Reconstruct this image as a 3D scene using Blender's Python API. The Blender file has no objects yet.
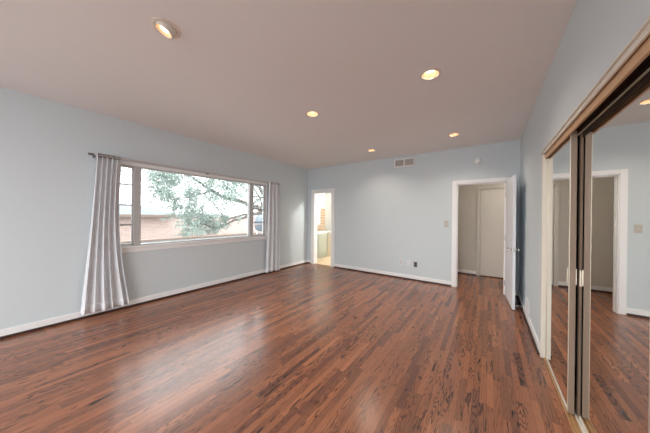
import bpy, bmesh, math, random
from mathutils import Vector, Matrix
random.seed(7)
C = bpy.context.scene.collection
S = bpy.context.scene
PI = math.pi

# ------------------------------------------------------------------ camera
cam_d = bpy.data.cameras.new('camera'); cam = bpy.data.objects.new('camera', cam_d); C.objects.link(cam)
cam_d.sensor_width = 36.0; cam_d.lens = 230.85*36/650
cam_d.clip_start = 0.02; cam_d.clip_end = 200
R3 = Matrix(((0.815676, -0.00944, 0.578432), (0.578417, -0.004545, -0.815728), (0.010329, 0.999945, 0.001753)))
M4 = R3.to_4x4(); M4.translation = Vector((0, 0, 1.3736)); cam.matrix_world = M4
S.camera = cam

# ------------------------------------------------------------------ world (white overcast sky) and exposure
w = bpy.data.worlds.new('overcast_sky'); S.world = w; w.use_nodes = True
nt = w.node_tree; bg = nt.nodes['Background']
tc = nt.nodes.new('ShaderNodeTexCoord'); sep = nt.nodes.new('ShaderNodeSeparateXYZ'); cr = nt.nodes.new('ShaderNodeValToRGB')
nt.links.new(tc.outputs['Generated'], sep.inputs[0]); nt.links.new(sep.outputs['Z'], cr.inputs[0]); nt.links.new(cr.outputs[0], bg.inputs[0])
cr.color_ramp.elements[0].color = (0.95, 0.97, 1.0, 1); cr.color_ramp.elements[1].color = (0.90, 0.95, 1.0, 1)
bg.inputs[1].default_value = 2.4
S.view_settings.view_transform = 'Standard'; S.view_settings.look = 'None'
S.view_settings.gamma = 1.0; S.view_settings.use_curve_mapping = False
S.view_settings.exposure = 1.33
S.cycles.max_bounces = 10; S.cycles.diffuse_bounces = 6; S.cycles.transparent_max_bounces = 12
S.cycles.use_denoising = True

LAMP = 15.0        # power of each recessed ceiling lamp

def area(name, loc, size, rot, power, col, portal=False, sy=None):
    l = bpy.data.lights.new(name, 'AREA'); o = bpy.data.objects.new(name, l); C.objects.link(o)
    l.shape = 'RECTANGLE'; l.size = size; l.size_y = sy or size; l.energy = power; l.color = col
    o.location = loc; o.rotation_euler = rot
    if portal: l.cycles.is_portal = True
    return o
# portals only guide the sampling of the sky through the left window and the added rear opening
area('window_portal', (-4.50, 2.25, 1.49), 2.9, (0, -PI/2, 0), 1, (1, 1, 1), True, 1.2).rotation_euler = (PI/2, 0, -PI/2)
area('added_rear_opening_portal', (-1.75, -2.72, 1.25), 4.1, (-PI/2, 0, 0), 1, (1, 1, 1), True, 2.1).rotation_euler = (PI/2, 0, 0)

# ------------------------------------------------------------------ materials
def mat(name, col, rough=0.5, metal=0.0, noise=0.0, scale=8.0, bump=0.0, bscale=60.0, emit=None, es=0.0, spec=None, coat=0.0, stretch=(1, 1, 1)):
    m = bpy.data.materials.new(name); m.use_nodes = True
    t = m.node_tree; b = t.nodes['Principled BSDF']
    b.inputs['Base Color'].default_value = (*col, 1); b.inputs['Roughness'].default_value = rough; b.inputs['Metallic'].default_value = metal
    if spec is not None: b.inputs['Specular IOR Level'].default_value = spec
    if coat: b.inputs['Coat Weight'].default_value = coat; b.inputs['Coat Roughness'].default_value = 0.15
    co = t.nodes.new('ShaderNodeTexCoord'); mp = t.nodes.new('ShaderNodeMapping'); mp.inputs['Scale'].default_value = stretch
    t.links.new(co.outputs['Object'], mp.inputs[0])
    n = t.nodes.new('ShaderNodeTexNoise'); n.inputs['Scale'].default_value = scale; n.inputs['Detail'].default_value = 4
    t.links.new(mp.outputs[0], n.inputs['Vector'])
    mx = t.nodes.new('ShaderNodeMix'); mx.data_type = 'RGBA'
    mx.inputs['A'].default_value = (*[c*(1-noise) for c in col], 1); mx.inputs['B'].default_value = (*[min(1, c*(1+noise)) for c in col], 1)
    t.links.new(n.outputs['Fac'], mx.inputs['Factor']); t.links.new(mx.outputs['Result'], b.inputs['Base Color'])
    if bump:
        n2 = t.nodes.new('ShaderNodeTexNoise'); n2.inputs['Scale'].default_value = bscale; n2.inputs['Detail'].default_value = 3
        t.links.new(mp.outputs[0], n2.inputs['Vector'])
        bp = t.nodes.new('ShaderNodeBump'); bp.inputs['Strength'].default_value = bump; bp.inputs['Distance'].default_value = 0.01
        t.links.new(n2.outputs['Fac'], bp.inputs['Height']); t.links.new(bp.outputs[0], b.inputs['Normal'])
    if emit: b.inputs['Emission Color'].default_value = (*emit, 1); b.inputs['Emission Strength'].default_value = es
    return m

M_WALL = mat('blue_grey_wall_paint', (0.635, 0.703, 0.730), 0.62, noise=0.015, scale=1.5, bump=0.04, bscale=160)
M_CEIL = mat('ceiling_paint', (0.83, 0.805, 0.785), 0.85, noise=0.015, scale=1.2, bump=0.05, bscale=220)
M_TRIM = mat('white_trim_paint', (0.90, 0.905, 0.90), 0.35, noise=0.01)
M_SHOE = mat('dark_stained_shoe_moulding', (0.045, 0.022, 0.016), 0.4, noise=0.2, scale=20)
M_HALL = mat('cream_hall_paint', (0.62, 0.595, 0.55), 0.6, noise=0.015)
M_HDOOR = mat('cream_hall_door_paint', (0.66, 0.635, 0.585), 0.5, noise=0.015)
M_BATH = mat('white_bathroom_paint', (0.68, 0.68, 0.66), 0.5, noise=0.01)
M_DOOR = mat('white_door_paint', (0.85, 0.88, 0.92), 0.38, noise=0.01)
M_FRAME = mat('window_frame_paint', (0.52, 0.51, 0.50), 0.4, noise=0.02)
M_MUNTIN = mat('backlit_muntin_grey', (0.40, 0.40, 0.41), 0.5, noise=0.02)  # backlit shade of the bars put into the colour, darker than the frame
M_BRONZE = mat('bronze_anodised_frame', (0.30, 0.22, 0.16), 0.5, 0.15, noise=0.06, scale=30, stretch=(1, 1, 0.05))
M_GOLD = mat('champagne_metal_strip', (0.78, 0.70, 0.56), 0.35, 0.55, noise=0.04)
M_FASCIA = mat('tan_header_fascia', (0.62, 0.39, 0.22), 0.45, 0.1, noise=0.08, scale=6, stretch=(1, 0.1, 6))
M_JAMB = mat('cream_closet_jamb', (0.74, 0.70, 0.61), 0.4, noise=0.02)
M_DARK = mat('dark_brown_track', (0.035, 0.020, 0.012), 0.75, noise=0.1, spec=0.2)
M_BLACK = mat('black_rubber_edge', (0.01, 0.01, 0.01), 0.6)
M_CHROME = mat('polished_chrome', (0.75, 0.74, 0.72), 0.18, 1.0, noise=0.02)
M_ROD = mat('satin_nickel_rod', (0.66, 0.58, 0.55), 0.4, 0.5, noise=0.05)
M_RODCAP = mat('dark_nickel_finial', (0.16, 0.155, 0.15), 0.4, 0.7, noise=0.05)
M_PLATE = mat('beige_switch_plate', (0.52, 0.48, 0.42), 0.4, noise=0.03)
M_WPLATE = mat('white_outlet_plate', (0.74, 0.76, 0.78), 0.35, noise=0.02)
M_GPLATE = mat('dark_grey_outlet', (0.12, 0.125, 0.13), 0.4, noise=0.05)
M_LOUVER = mat('taupe_louvers', (0.52, 0.46, 0.43), 0.5, noise=0.05)
M_TILE = mat('brown_tile', (0.50, 0.33, 0.20), 0.35, noise=0.12, scale=20)
M_BFLOOR = mat('beige_bathroom_tile', (0.72, 0.56, 0.38), 0.3, noise=0.06)
M_VANITY = mat('grey_green_vanity', (0.40, 0.43, 0.37), 0.45, noise=0.03)
M_CREAM = mat('cream_cabinet', (0.72, 0.63, 0.50), 0.45, noise=0.03)
M_COUNTER = mat('white_counter', (0.88, 0.88, 0.86), 0.25, noise=0.02)
M_CAN = mat('warm_lamp_reflector', (0.75, 0.52, 0.32), 0.4, 0.0, noise=0.04)
M_RING = mat('white_lamp_ring', (0.76, 0.68, 0.60), 0.4, noise=0.01)
M_BULB = mat('lit_bulb', (1, 1, 1), 0.5, emit=(1.0, 0.90, 0.78), es=2.0)
M_BARK = mat('grey_bark', (0.16, 0.135, 0.12), 0.9, noise=0.5, scale=14, bump=0.6, bscale=40)
M_LEAF = mat('grey_green_leaves', (0.31, 0.37, 0.33), 0.6, noise=0.4, scale=3)
M_ROOF = mat('pale_grey_roof', (0.125, 0.14, 0.155), 0.8, noise=0.1, scale=4)
M_CONC = mat('pale_concrete', (0.42, 0.41, 0.40), 0.9, noise=0.08, scale=2)
M_CAP = mat('brown_wall_cap', (0.22, 0.15, 0.12), 0.8, noise=0.1)
M_GRILL = mat('grey_enamel', (0.17, 0.19, 0.22), 0.35, noise=0.05)

def mirror_mat():
    m = bpy.data.materials.new('mirror_glass'); m.use_nodes = True; b = m.node_tree.nodes['Principled BSDF']
    b.inputs['Base Color'].default_value = (0.86, 0.87, 0.85, 1); b.inputs['Metallic'].default_value = 1; b.inputs['Roughness'].default_value = 0.01
    return m
M_MIRROR = mirror_mat()
def glass_mat():
    m = bpy.data.materials.new('clear_window_glass'); m.use_nodes = True; t = m.node_tree; t.nodes.clear()
    out = t.nodes.new('ShaderNodeOutputMaterial'); mix = t.nodes.new('ShaderNodeMixShader')
    tr = t.nodes.new('ShaderNodeBsdfTransparent'); gl = t.nodes.new('ShaderNodeBsdfGlossy'); fr = t.nodes.new('ShaderNodeFresnel')
    tr.inputs[0].default_value = (0.95, 0.97, 0.96, 1); gl.inputs['Roughness'].default_value = 0.02; fr.inputs[0].default_value = 1.3
    t.links.new(fr.outputs[0], mix.inputs[0]); t.links.new(tr.outputs[0], mix.inputs[1]); t.links.new(gl.outputs[0], mix.inputs[2]); t.links.new(mix.outputs[0], out.inputs[0])
    return m
M_GLASS = glass_mat()

def curtain_mat():
    m = mat('light_grey_linen', (0.76, 0.775, 0.80), 0.9, noise=0.05, scale=60, bump=0.15, bscale=400, stretch=(1, 1, 0.3))
    b = m.node_tree.nodes['Principled BSDF']; b.inputs['Specular IOR Level'].default_value = 0.1
    return m
M_CURT = curtain_mat()
M_HEM = mat('doubled_linen_hem', (0.80, 0.81, 0.83), 0.9, noise=0.03, spec=0.1)

def floor_mat():
    m = bpy.data.materials.new('red_oak_strip_floor'); m.use_nodes = True; t = m.node_tree; N = t.nodes; L = t.links
    b = N['Principled BSDF']
    co = N.new('ShaderNodeTexCoord'); sp = N.new('ShaderNodeSeparateXYZ'); L.new(co.outputs['Object'], sp.inputs[0])
    def mth(op, a, c=None, d=None):
        n = N.new('ShaderNodeMath'); n.operation = op
        for i, v in enumerate((a, c, d)):
            if v is None: continue
            if isinstance(v, (int, float)): n.inputs[i].default_value = v
            else: L.new(v, n.inputs[i])
        return n.outputs[0]
    X, Y = sp.outputs['X'], sp.outputs['Y']
    xs = mth('DIVIDE', X, 0.0450); ix = mth('FLOOR', xs); fx = mth('SUBTRACT', xs, ix)
    def wn(v, dim='1D', w_=None):
        n = N.new('ShaderNodeTexWhiteNoise'); n.noise_dimensions = dim
        if dim == '1D': L.new(v, n.inputs['W'])
        else: L.new(v, n.inputs['Vector'])
        return n
    r1 = wn(ix).outputs['Value']
    r2 = wn(mth('ADD', ix, 71.3)).outputs['Value']
    ln = mth('MULTIPLY_ADD', r2, 0.65, 0.40)
    ys = mth('DIVIDE', mth('ADD', Y, mth('MULTIPLY', r1, 9.0)), ln); iy = mth('FLOOR', ys); fy = mth('SUBTRACT', ys, iy)
    cb = N.new('ShaderNodeCombineXYZ'); L.new(ix, cb.inputs[0]); L.new(iy, cb.inputs[1])
    w1 = wn(cb.outputs[0], '3D'); rv = w1.outputs['Value']
    cb2 = N.new('ShaderNodeCombineXYZ'); L.new(ix, cb2.inputs[0]); L.new(iy, cb2.inputs[1]); cb2.inputs[2].default_value = 5.5
    rv2 = wn(cb2.outputs[0], '3D').outputs['Value']
    cb3 = N.new('ShaderNodeCombineXYZ'); L.new(ix, cb3.inputs[0]); L.new(iy, cb3.inputs[1]); cb3.inputs[2].default_value = 11.5
    rv3 = wn(cb3.outputs[0], '3D').outputs['Value']
    # board base colour
    ramp = N.new('ShaderNodeValToRGB'); L.new(rv, ramp.inputs[0]); e = ramp.color_ramp.elements
    e[0].position = 0.0; e[0].color = (0.19, 0.078, 0.050, 1); e[1].position = 1.0; e[1].color = (0.52, 0.206, 0.100, 1)
    for p_, c_ in ((0.12, (0.285, 0.113, 0.062, 1)), (0.45, (0.365, 0.143, 0.073, 1)), (0.8, (0.43, 0.168, 0.084, 1))):
        q = e.new(p_); q.color = c_
    # grain coordinates, own offset per board
    cg = N.new('ShaderNodeCombineXYZ')
    L.new(mth('MULTIPLY_ADD', rv2, 40.0, X), cg.inputs[0]); L.new(mth('MULTIPLY_ADD', rv3, 30.0, Y), cg.inputs[1]); L.new(mth('MULTIPLY', rv, 17.0), cg.inputs[2])
    # fine pores
    mp = N.new('ShaderNodeMapping'); mp.inputs['Scale'].default_value = (170, 4.5, 1); L.new(cg.outputs[0], mp.inputs[0])
    nf = N.new('ShaderNodeTexNoise'); nf.inputs['Scale'].default_value = 1.0; nf.inputs['Detail'].default_value = 3; L.new(mp.outputs[0], nf.inputs['Vector'])
    # cathedral figure : contour lines of a long soft noise
    mc = N.new('ShaderNodeMapping'); mc.inputs['Scale'].default_value = (22, 2.1, 1); L.new(cg.outputs[0], mc.inputs[0])
    nc = N.new('ShaderNodeTexNoise'); nc.inputs['Scale'].default_value = 1.0; nc.inputs['Detail'].default_value = 1.5; nc.inputs['Roughness'].default_value = 0.35; L.new(mc.outputs[0], nc.inputs['Vector'])
    rings = mth('MULTIPLY_ADD', mth('SINE', mth('MULTIPLY', nc.outputs['Fac'], 80.0)), 0.5, 0.5)
    rp = N.new('ShaderNodeValToRGB'); L.new(rings, rp.inputs[0]); rp.color_ramp.elements[0].position = 0.62; rp.color_ramp.elements[1].position = 0.96
    ringm = mth('MULTIPLY', rp.outputs[0], mth('MULTIPLY_ADD', mth('POWER', rv2, 1.6), 1.1, 0.14))
    ringm = mth('MULTIPLY', ringm, mth('MULTIPLY_ADD', nf.outputs['Fac'], 1.1, 0.2))
    # mineral streaks / knots
    mk = N.new('ShaderNodeMapping'); mk.inputs['Scale'].default_value = (26, 3.8, 1); L.new(cg.outputs[0], mk.inputs[0])
    nk = N.new('ShaderNodeTexNoise'); nk.inputs['Scale'].default_value = 1.0; nk.inputs['Detail'].default_value = 3; nk.inputs['Distortion'].default_value = 1.2; L.new(mk.outputs[0], nk.inputs['Vector'])
    rk = N.new('ShaderNodeValToRGB'); L.new(nk.outputs['Fac'], rk.inputs[0]); rk.color_ramp.elements[0].position = 0.62; rk.color_ramp.elements[1].position = 0.70
    knot = mth('MULTIPLY', rk.outputs[0], 0.8)
    # compose
    def mixc(fac, a, bcol, mode='MIX'):
        n = N.new('ShaderNodeMix'); n.data_type = 'RGBA'; n.blend_type = mode; L.new(fac, n.inputs['Factor'])
        if hasattr(a, 'links'): L.new(a, n.inputs['A'])
        n.inputs['B'].default_value = bcol
        return n.outputs['Result']
    c = ramp.outputs[0]
    c = mixc(mth('MULTIPLY', nf.outputs['Fac'], 0.42), c, (0.08, 0.03, 0.02, 1))
    c = mixc(ringm, c, (0.028, 0.012, 0.009, 1))
    c = mixc(knot, c, (0.018, 0.009, 0.008, 1))
    # seams
    ex = mth('MINIMUM', fx, mth('SUBTRACT', 1.0, fx)); sx = mth('LESS_THAN', ex, 0.018)
    ey = mth('MULTIPLY', mth('MINIMUM', fy, mth('SUBTRACT', 1.0, fy)), ln); sy = mth('LESS_THAN', ey, 0.0011)
    seam = mth('MULTIPLY', mth('MAXIMUM', sx, sy), 0.55)
    c = mixc(seam, c, (0.02, 0.009, 0.006, 1))
    L.new(c, b.inputs['Base Color'])
    L.new(mth('MULTIPLY_ADD', nf.outputs['Fac'], 0.10, 0.20), b.inputs['Roughness'])
    b.inputs['Specular IOR Level'].default_value = 0.7
    bp = N.new('ShaderNodeBump'); bp.inputs['Strength'].default_value = 0.18; bp.inputs['Distance'].default_value = 0.002
    hh = mth('SUBTRACT', mth('MULTIPLY', rv3, 0.5), seam); hh = mth('ADD', hh, mth('MULTIPLY', nf.outputs['Fac'], 0.25))
    L.new(hh, bp.inputs['Height']); L.new(bp.outputs[0], b.inputs['Normal'])
    return m
M_FLOOR = floor_mat()

def brick_mat(name, c1, c2, mortar, sx, sz, rough=0.85, axis='Y'):
    m = bpy.data.materials.new(name); m.use_nodes = True; t = m.node_tree; b = t.nodes['Principled BSDF']
    co = t.nodes.new('ShaderNodeTexCoord'); sp = t.nodes.new('ShaderNodeSeparateXYZ'); cb = t.nodes.new('ShaderNodeCombineXYZ')
    t.links.new(co.outputs['Object'], sp.inputs[0]); t.links.new(sp.outputs[axis], cb.inputs[0]); t.links.new(sp.outputs['Z'], cb.inputs[1])
    br = t.nodes.new('ShaderNodeTexBrick'); t.links.new(cb.outputs[0], br.inputs['Vector'])
    br.inputs['Scale'].default_value = 1.0; br.inputs['Brick Width'].default_value = sx; br.inputs['Row Height'].default_value = sz
    br.inputs['Mortar Size'].default_value = 0.012; br.inputs['Color1'].default_value = (*c1, 1); br.inputs['Color2'].default_value = (*c2, 1); br.inputs['Mortar'].default_value = (*mortar, 1)
    t.links.new(br.outputs['Color'], b.inputs['Base Color']); b.inputs['Roughness'].default_value = rough
    return m
M_BRICK = brick_mat('weathered_pink_brick', (0.48, 0.32, 0.275), (0.39, 0.26, 0.225), (0.47, 0.40, 0.37), 0.22, 0.075)
M_TILEW = brick_mat('brown_mosaic_tile', (0.50, 0.33, 0.20), (0.42, 0.27, 0.16), (0.60, 0.52, 0.42), 0.10, 0.10, 0.3)

# ------------------------------------------------------------------ mesh helpers
def bx(bm, x0, y0, z0, x1, y1, z1, bev=0.0):
    r = bmesh.ops.create_cube(bm, size=1.0)
    for v in r['verts']:
        v.co = Vector(((x0+x1)/2 + v.co.x*abs(x1-x0), (y0+y1)/2 + v.co.y*abs(y1-y0), (z0+z1)/2 + v.co.z*abs(z1-z0)))
    if bev:
        es = list({e for v in r['verts'] for e in v.link_edges})
        bmesh.ops.bevel(bm, geom=es, offset=bev, segments=2, affect='EDGES', profile=0.6)
def box(x0, y0, z0, x1, y1, z1, bev=0.0):
    bm = bmesh.new(); bx(bm, x0, y0, z0, x1, y1, z1, bev); return bm
def lathe(bm, prof, n=32, M=None, close=False):
    rings = []
    for (r, z) in prof:
        rings.append([bm.verts.new((r*math.cos(2*PI*i/n), r*math.sin(2*PI*i/n), z)) for i in range(n)] if r > 1e-6 else [bm.verts.new((0, 0, z))])
    vs = [v for r in rings for v in r]
    for a, b_ in zip(rings, rings[1:]):
        for i in range(n):
            j = (i+1) % n
            if len(a) == 1 and len(b_) == 1: continue
            if len(a) == 1: bm.faces.new((a[0], b_[i], b_[j]))
            elif len(b_) == 1: bm.faces.new((a[i], b_[0], a[j]))
            else: bm.faces.new((a[i], b_[i], b_[j], a[j]))
    if M is not None:
        for v in vs: v.co = M @ v.co
    return vs
def tube(bm, pts, rad, n=8, cap=True):
    pts = [Vector(p) for p in pts]
    if isinstance(rad, (int, float)): rad = [rad]*len(pts)
    rings = []
    up = Vector((0, 0, 1))
    for i, p in enumerate(pts):
        d = (pts[min(i+1, len(pts)-1)] - pts[max(i-1, 0)]).normalized()
        u = d.cross(up if abs(d.z) < 0.95 else Vector((1, 0, 0))).normalized(); v = d.cross(u)
        rings.append([bm.verts.new(p + (u*math.cos(2*PI*k/n) + v*math.sin(2*PI*k/n))*rad[i]) for k in range(n)])
    for a, b_ in zip(rings, rings[1:]):
        for k in range(n): bm.faces.new((a[k], a[(k+1) % n], b_[(k+1) % n], b_[k]))
    if cap: bm.faces.new(rings[0][::-1]); bm.faces.new(rings[-1])
def obj(name, bm, m, parent=None, smooth=False, loc=None):
    bmesh.ops.recalc_face_normals(bm, faces=bm.faces)
    me = bpy.data.meshes.new(name); bm.to_mesh(me); bm.free()
    me.materials.append(m)
    if smooth:
        for p in me.polygons: p.use_smooth = True
        try: me.set_sharp_from_angle(angle=math.radians(40))
        except Exception: pass
    o = bpy.data.objects.new(name, me); C.objects.link(o)
    if parent: o.parent = parent
    if loc: o.location = loc
    return o
def tag(o, label, cat, group=None):
    o['label'] = label; o['category'] = cat
    if group: o['group'] = group
    return o
def thing(name, label, cat, loc=(0, 0, 0), group=None):
    o = bpy.data.objects.new(name, None); C.objects.link(o); o.empty_display_size = 0.05; o.location = loc
    return tag(o, label, cat, group)
def struct(name, bm, m, parent=None, smooth=False):
    o = obj(name, bm, m, parent, smooth); o['kind'] = 'structure'; return o
def copy_tree(o, parent=None):
    c = o.copy(); C.objects.link(c); c.parent = parent
    for ch in list(o.children): copy_tree(ch, c)
    return c
def lamp_light(parent, loc, axis, radius, power):
    l = bpy.data.lights.new('lamp_beam', 'SPOT'); o = bpy.data.objects.new('lamp_beam', l); C.objects.link(o)
    l.energy = power; l.color = (1.0, 0.87, 0.73); l.shadow_soft_size = radius; l.spot_size = math.radians(140); l.spot_blend = 0.9
    o.parent = parent; o.location = loc; o.rotation_euler = Vector((0, 0, -1)).rotation_difference(Vector(axis)).to_euler()
def rotM(loc, z_axis):
    q = Vector((0, 0, 1)).rotation_difference(Vector(z_axis).normalized()); return Matrix.Translation(loc) @ q.to_matrix().to_4x4()

# ------------------------------------------------------------------ dimensions (m)
XL, XR, YB, YF, H = -4.328, 0.44, 5.226, -2.6, 2.74
WT = 0.12
# window opening in the left wall
WY0, WY1, WZ0, WZ1 = 0.84, 3.665, 0.895, 2.105
# openings in the back wall
BX0, BX1, BZ = -4.088, -3.485, 2.037       # bathroom
HX0, HX1, HZ = -0.520, 0.252, 2.030        # hall
YH = 6.56                                   # hall's far wall

# floor
bm = box(XL-0.1, YF-0.1, -0.06, 1.6, YB+0.06, 0.0); bx(bm, -1.05, YB+0.06, -0.06, 1.6, YH+0.1, 0.0)
struct('floor', bm, M_FLOOR)
# left wall with the window opening
bm = bmesh.new()
bx(bm, XL-WT, YF-WT, 0, XL, WY0, H); bx(bm, XL-WT, WY1, 0, XL, YB+WT, H)
bx(bm, XL-WT, WY0, 0, XL, WY1, WZ0); bx(bm, XL-WT, WY0, WZ1, XL, WY1, H)
struct('wall_left', bm, M_WALL)
# back wall with two openings
bm = bmesh.new()
bx(bm, XL, YB, 0, BX0, YB+WT, H); bx(bm, BX0, YB, BZ, BX1, YB+WT, H); bx(bm, BX1, YB, 0, HX0, YB+WT, H)
bx(bm, HX0, YB, HZ, HX1, YB+WT, H); bx(bm, HX1, YB, 0, XR+WT, YB+WT, H)
struct('wall_back', bm, M_WALL)
# right wall with the closet opening
CY0, CY1, CZ = 0.45, 3.10, 2.03
bm = bmesh.new()
bx(bm, XR, CY1, 0, XR+WT, YB, H); bx(bm, XR, YF-WT, 0, XR+WT, CY0, H); bx(bm, XR, CY0, CZ, XR+WT, CY1, H)
struct('wall_right', bm, M_WALL)
# front wall (behind the photographer) with a wide unseen opening added for fill daylight
FX0, FX1, FZ0, FZ1 = -3.8, 0.3, 0.1, 2.45
bm = bmesh.new()
bx(bm, XL, YF-WT, 0, FX0, YF, H); bx(bm, FX1, YF-WT, 0, XR, YF, H); bx(bm, FX0, YF-WT, 0, FX1, YF, FZ0); bx(bm, FX0, YF-WT, FZ1, FX1, YF, H)
struct('wall_front', bm, M_WALL)
# closet recess
bm = bmesh.new()
bx(bm, 1.14, CY0-0.1, 0, 1.2, CY1+0.1, H); bx(bm, XR+WT, CY0-0.1, 0, 1.14, CY0-0.04, H); bx(bm, XR+WT, CY1+0.04, 0, 1.14, CY1+0.1, H); bx(bm, XR+WT, CY0-0.04, 2.3, 1.14, CY1+0.04, 2.34)
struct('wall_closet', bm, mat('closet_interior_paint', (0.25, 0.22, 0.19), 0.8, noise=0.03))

# ceiling with holes for the recessed lamps
LAMPS = [(-0.470, 2.385), (-1.94, 2.42), (-0.480, 4.34), (-1.985, 4.44)]
REAR_FILL = [(-0.475, -1.5), (-1.96, -1.5)]
EYE = (-1.945, 0.70)
RH = 0.078
def ceiling():
    bm = bmesh.new()
    xs = [XL-WT, -2.2, -1.7, -0.7, -0.25, XR+WT]; ys = [YF-WT, -1.8, -1.2, 0.45, 0.95, 2.15, 2.65, 4.1, 4.7, YB+WT]
    holes = {}
    for (x, y) in LAMPS + REAR_FILL + [EYE]:
        for i in range(len(xs)-1):
            for j in range(len(ys)-1):
                if xs[i] < x < xs[i+1] and ys[j] < y < ys[j+1]: holes[(i, j)] = (x, y)
    cache = {}
    def V(x, y, z):
        k = (round(x, 5), round(y, 5), z)
        if k not in cache: cache[k] = bm.verts.new((x, y, z))
        return cache[k]
    for i in range(len(xs)-1):
        for j in range(len(ys)-1):
            a, b_, c, d = (xs[i], ys[j]), (xs[i+1], ys[j]), (xs[i+1], ys[j+1]), (xs[i], ys[j+1])
            if (i, j) not in holes:
                bm.faces.new([V(*p, H) for p in (d, c, b_, a)]); continue
            cx, cy = holes[(i, j)]; n = 32
            circ = [(cx+RH*math.cos(2*PI*k/n), cy+RH*math.sin(2*PI*k/n)) for k in range(n)]
            for k in range(n):
                bm.faces.new([V(*circ[k], H), V(*circ[k], H+0.012), V(*circ[(k+1) % n], H+0.012), V(*circ[(k+1) % n], H)])
            cor = [(c, 0), (d, 1), (a, 2), (b_, 3)]          # corners at 45,135,225,315 degrees
            for q in range(4):
                p = cor[q][0]; k0 = 4 + q*8
                for k in range(k0-4, k0+4):
                    bm.faces.new([V(*p, H), V(*circ[k % n], H), V(*circ[(k+1) % n], H)])
                p2 = cor[(q+1) % 4][0]
                bm.faces.new([V(*p, H), V(*circ[(k0+4) % n], H), V(*p2, H)])
    bx(bm, XL-WT, YF-WT, H+0.16, XR+WT, YB+WT, H+0.2)
    o = struct('ceiling', bm, M_CEIL)
    return o
ceiling()

# ------------------------------------------------------------------ hall beyond the right doorway
bm = bmesh.new()
HD0, HD1, HDZ = -0.160, 0.62, 2.045
bx(bm, -1.05, YH, 0, HD0, YH+0.1, 2.6); bx(bm, HD1, YH, 0, 1.6, YH+0.1, 2.6); bx(bm, HD0, YH, HDZ, HD1, YH+0.1, 2.6)
bx(bm, -0.3, YH+0.7, 0, 0.8, YH+0.75, 2.6); bx(bm, -0.35, YH+0.1, 0, -0.3, YH+0.75, 2.6); bx(bm, 0.8, YH+0.1, 0, 0.85, YH+0.75, 2.6); bx(bm, -0.35, YH+0.1, 2.55, 0.85, YH+0.75, 2.6); bx(bm, -0.35, YH+0.1, -0.06, 0.85, YH+0.75, -0.01)
struct('wall_hall_back', bm, M_HALL)
bm = box(-1.05, YB+WT, 0, -0.95, YH, 2.6); struct('wall_hall_left', bm, M_HALL)
bm = box(1.5, YB+WT, 0, 1.6, YH, 2.6); struct('wall_hall_right', bm, M_HALL)
bm = box(XR+WT, YB, 0, 1.6, YB+WT, 2.6); bx(bm, -0.95, YB+WT, 0, HX0-0.001, YB+WT+0.01, 2.6); bx(bm, HX0, YB+WT, HZ, HX1, YB+WT+0.01, 2.6); bx(bm, HX1, YB+WT, 0, 1.5, YB+WT+0.01, 2.6)
struct('wall_hall_front', bm, M_HALL)
bm = box(-1.05, YB+WT, 2.55, 1.6, YH+0.1, 2.6); struct('ceiling_hall', bm, M_CEIL)
bm = box(-0.95, YH-0.014, 0.03, HD0-0.066, YH, 0.105, 0.003); bx(bm, -0.95, YB+WT+0.012, 0.03, -0.936, YH-0.014, 0.105, 0.003)
struct('baseboard_hall', bm, M_TRIM)
bm = box(-0.95, YH-0.022, 0.0, HD0-0.066, YH, 0.03); bx(bm, -0.95, YB+WT+0.012, 0.0, -0.928, YH-0.02, 0.03)
struct('trim_hall_shoe', bm, M_SHOE)
bm = bmesh.new()
bx(bm, HD0-0.066, YH-0.018, 0, HD0, YH, HDZ+0.06, 0.003); bx(bm, HD1, YH-0.018, 0, HD1+0.066, YH, HDZ+0.06, 0.003); bx(bm, HD0, YH-0.018, HDZ, HD1, YH, HDZ+0.06, 0.003)
struct('trim_hall_door', bm, M_HDOOR)
t = struct('door_1', box(HD0+0.004, YH+0.02, 0.02, HD1-0.004, YH+0.055, HDZ-0.004, 0.002), M_HDOOR)
bm = bmesh.new(); lathe(bm, [(0.0, 0.06), (0.018, 0.058), (0.026, 0.045), (0.022, 0.03), (0.009, 0.024), (0.009, 0.006), (0.03, 0.004), (0.03, 0)], 20, rotM((HD1-0.07, YH+0.02, 0.95), (0, -1, 0)))
k = obj('door_knob', bm, M_CHROME, t, True)

# small flush ceiling lamp of the hall, out of view to the right
hl = thing('hall_ceiling_lamp', 'small flush lamp on the hall ceiling beyond the right doorway', 'ceiling light', (1.05, 5.95, 2.55))
bm = bmesh.new(); lathe(bm, [(0.0, -0.004), (0.14, -0.004), (0.15, -0.02), (0.14, 0.0)], 32); obj('lamp_base', bm, M_RING, hl, True)
bm = bmesh.new(); lathe(bm, [(0.13, -0.02), (0.12, -0.05), (0.07, -0.07), (0, -0.078)], 32)
obj('lamp_shade', bm, mat('hall_lamp_glass', (1, 1, 1), 0.5, emit=(1, 0.93, 0.83), es=27.0), hl, True)

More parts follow.
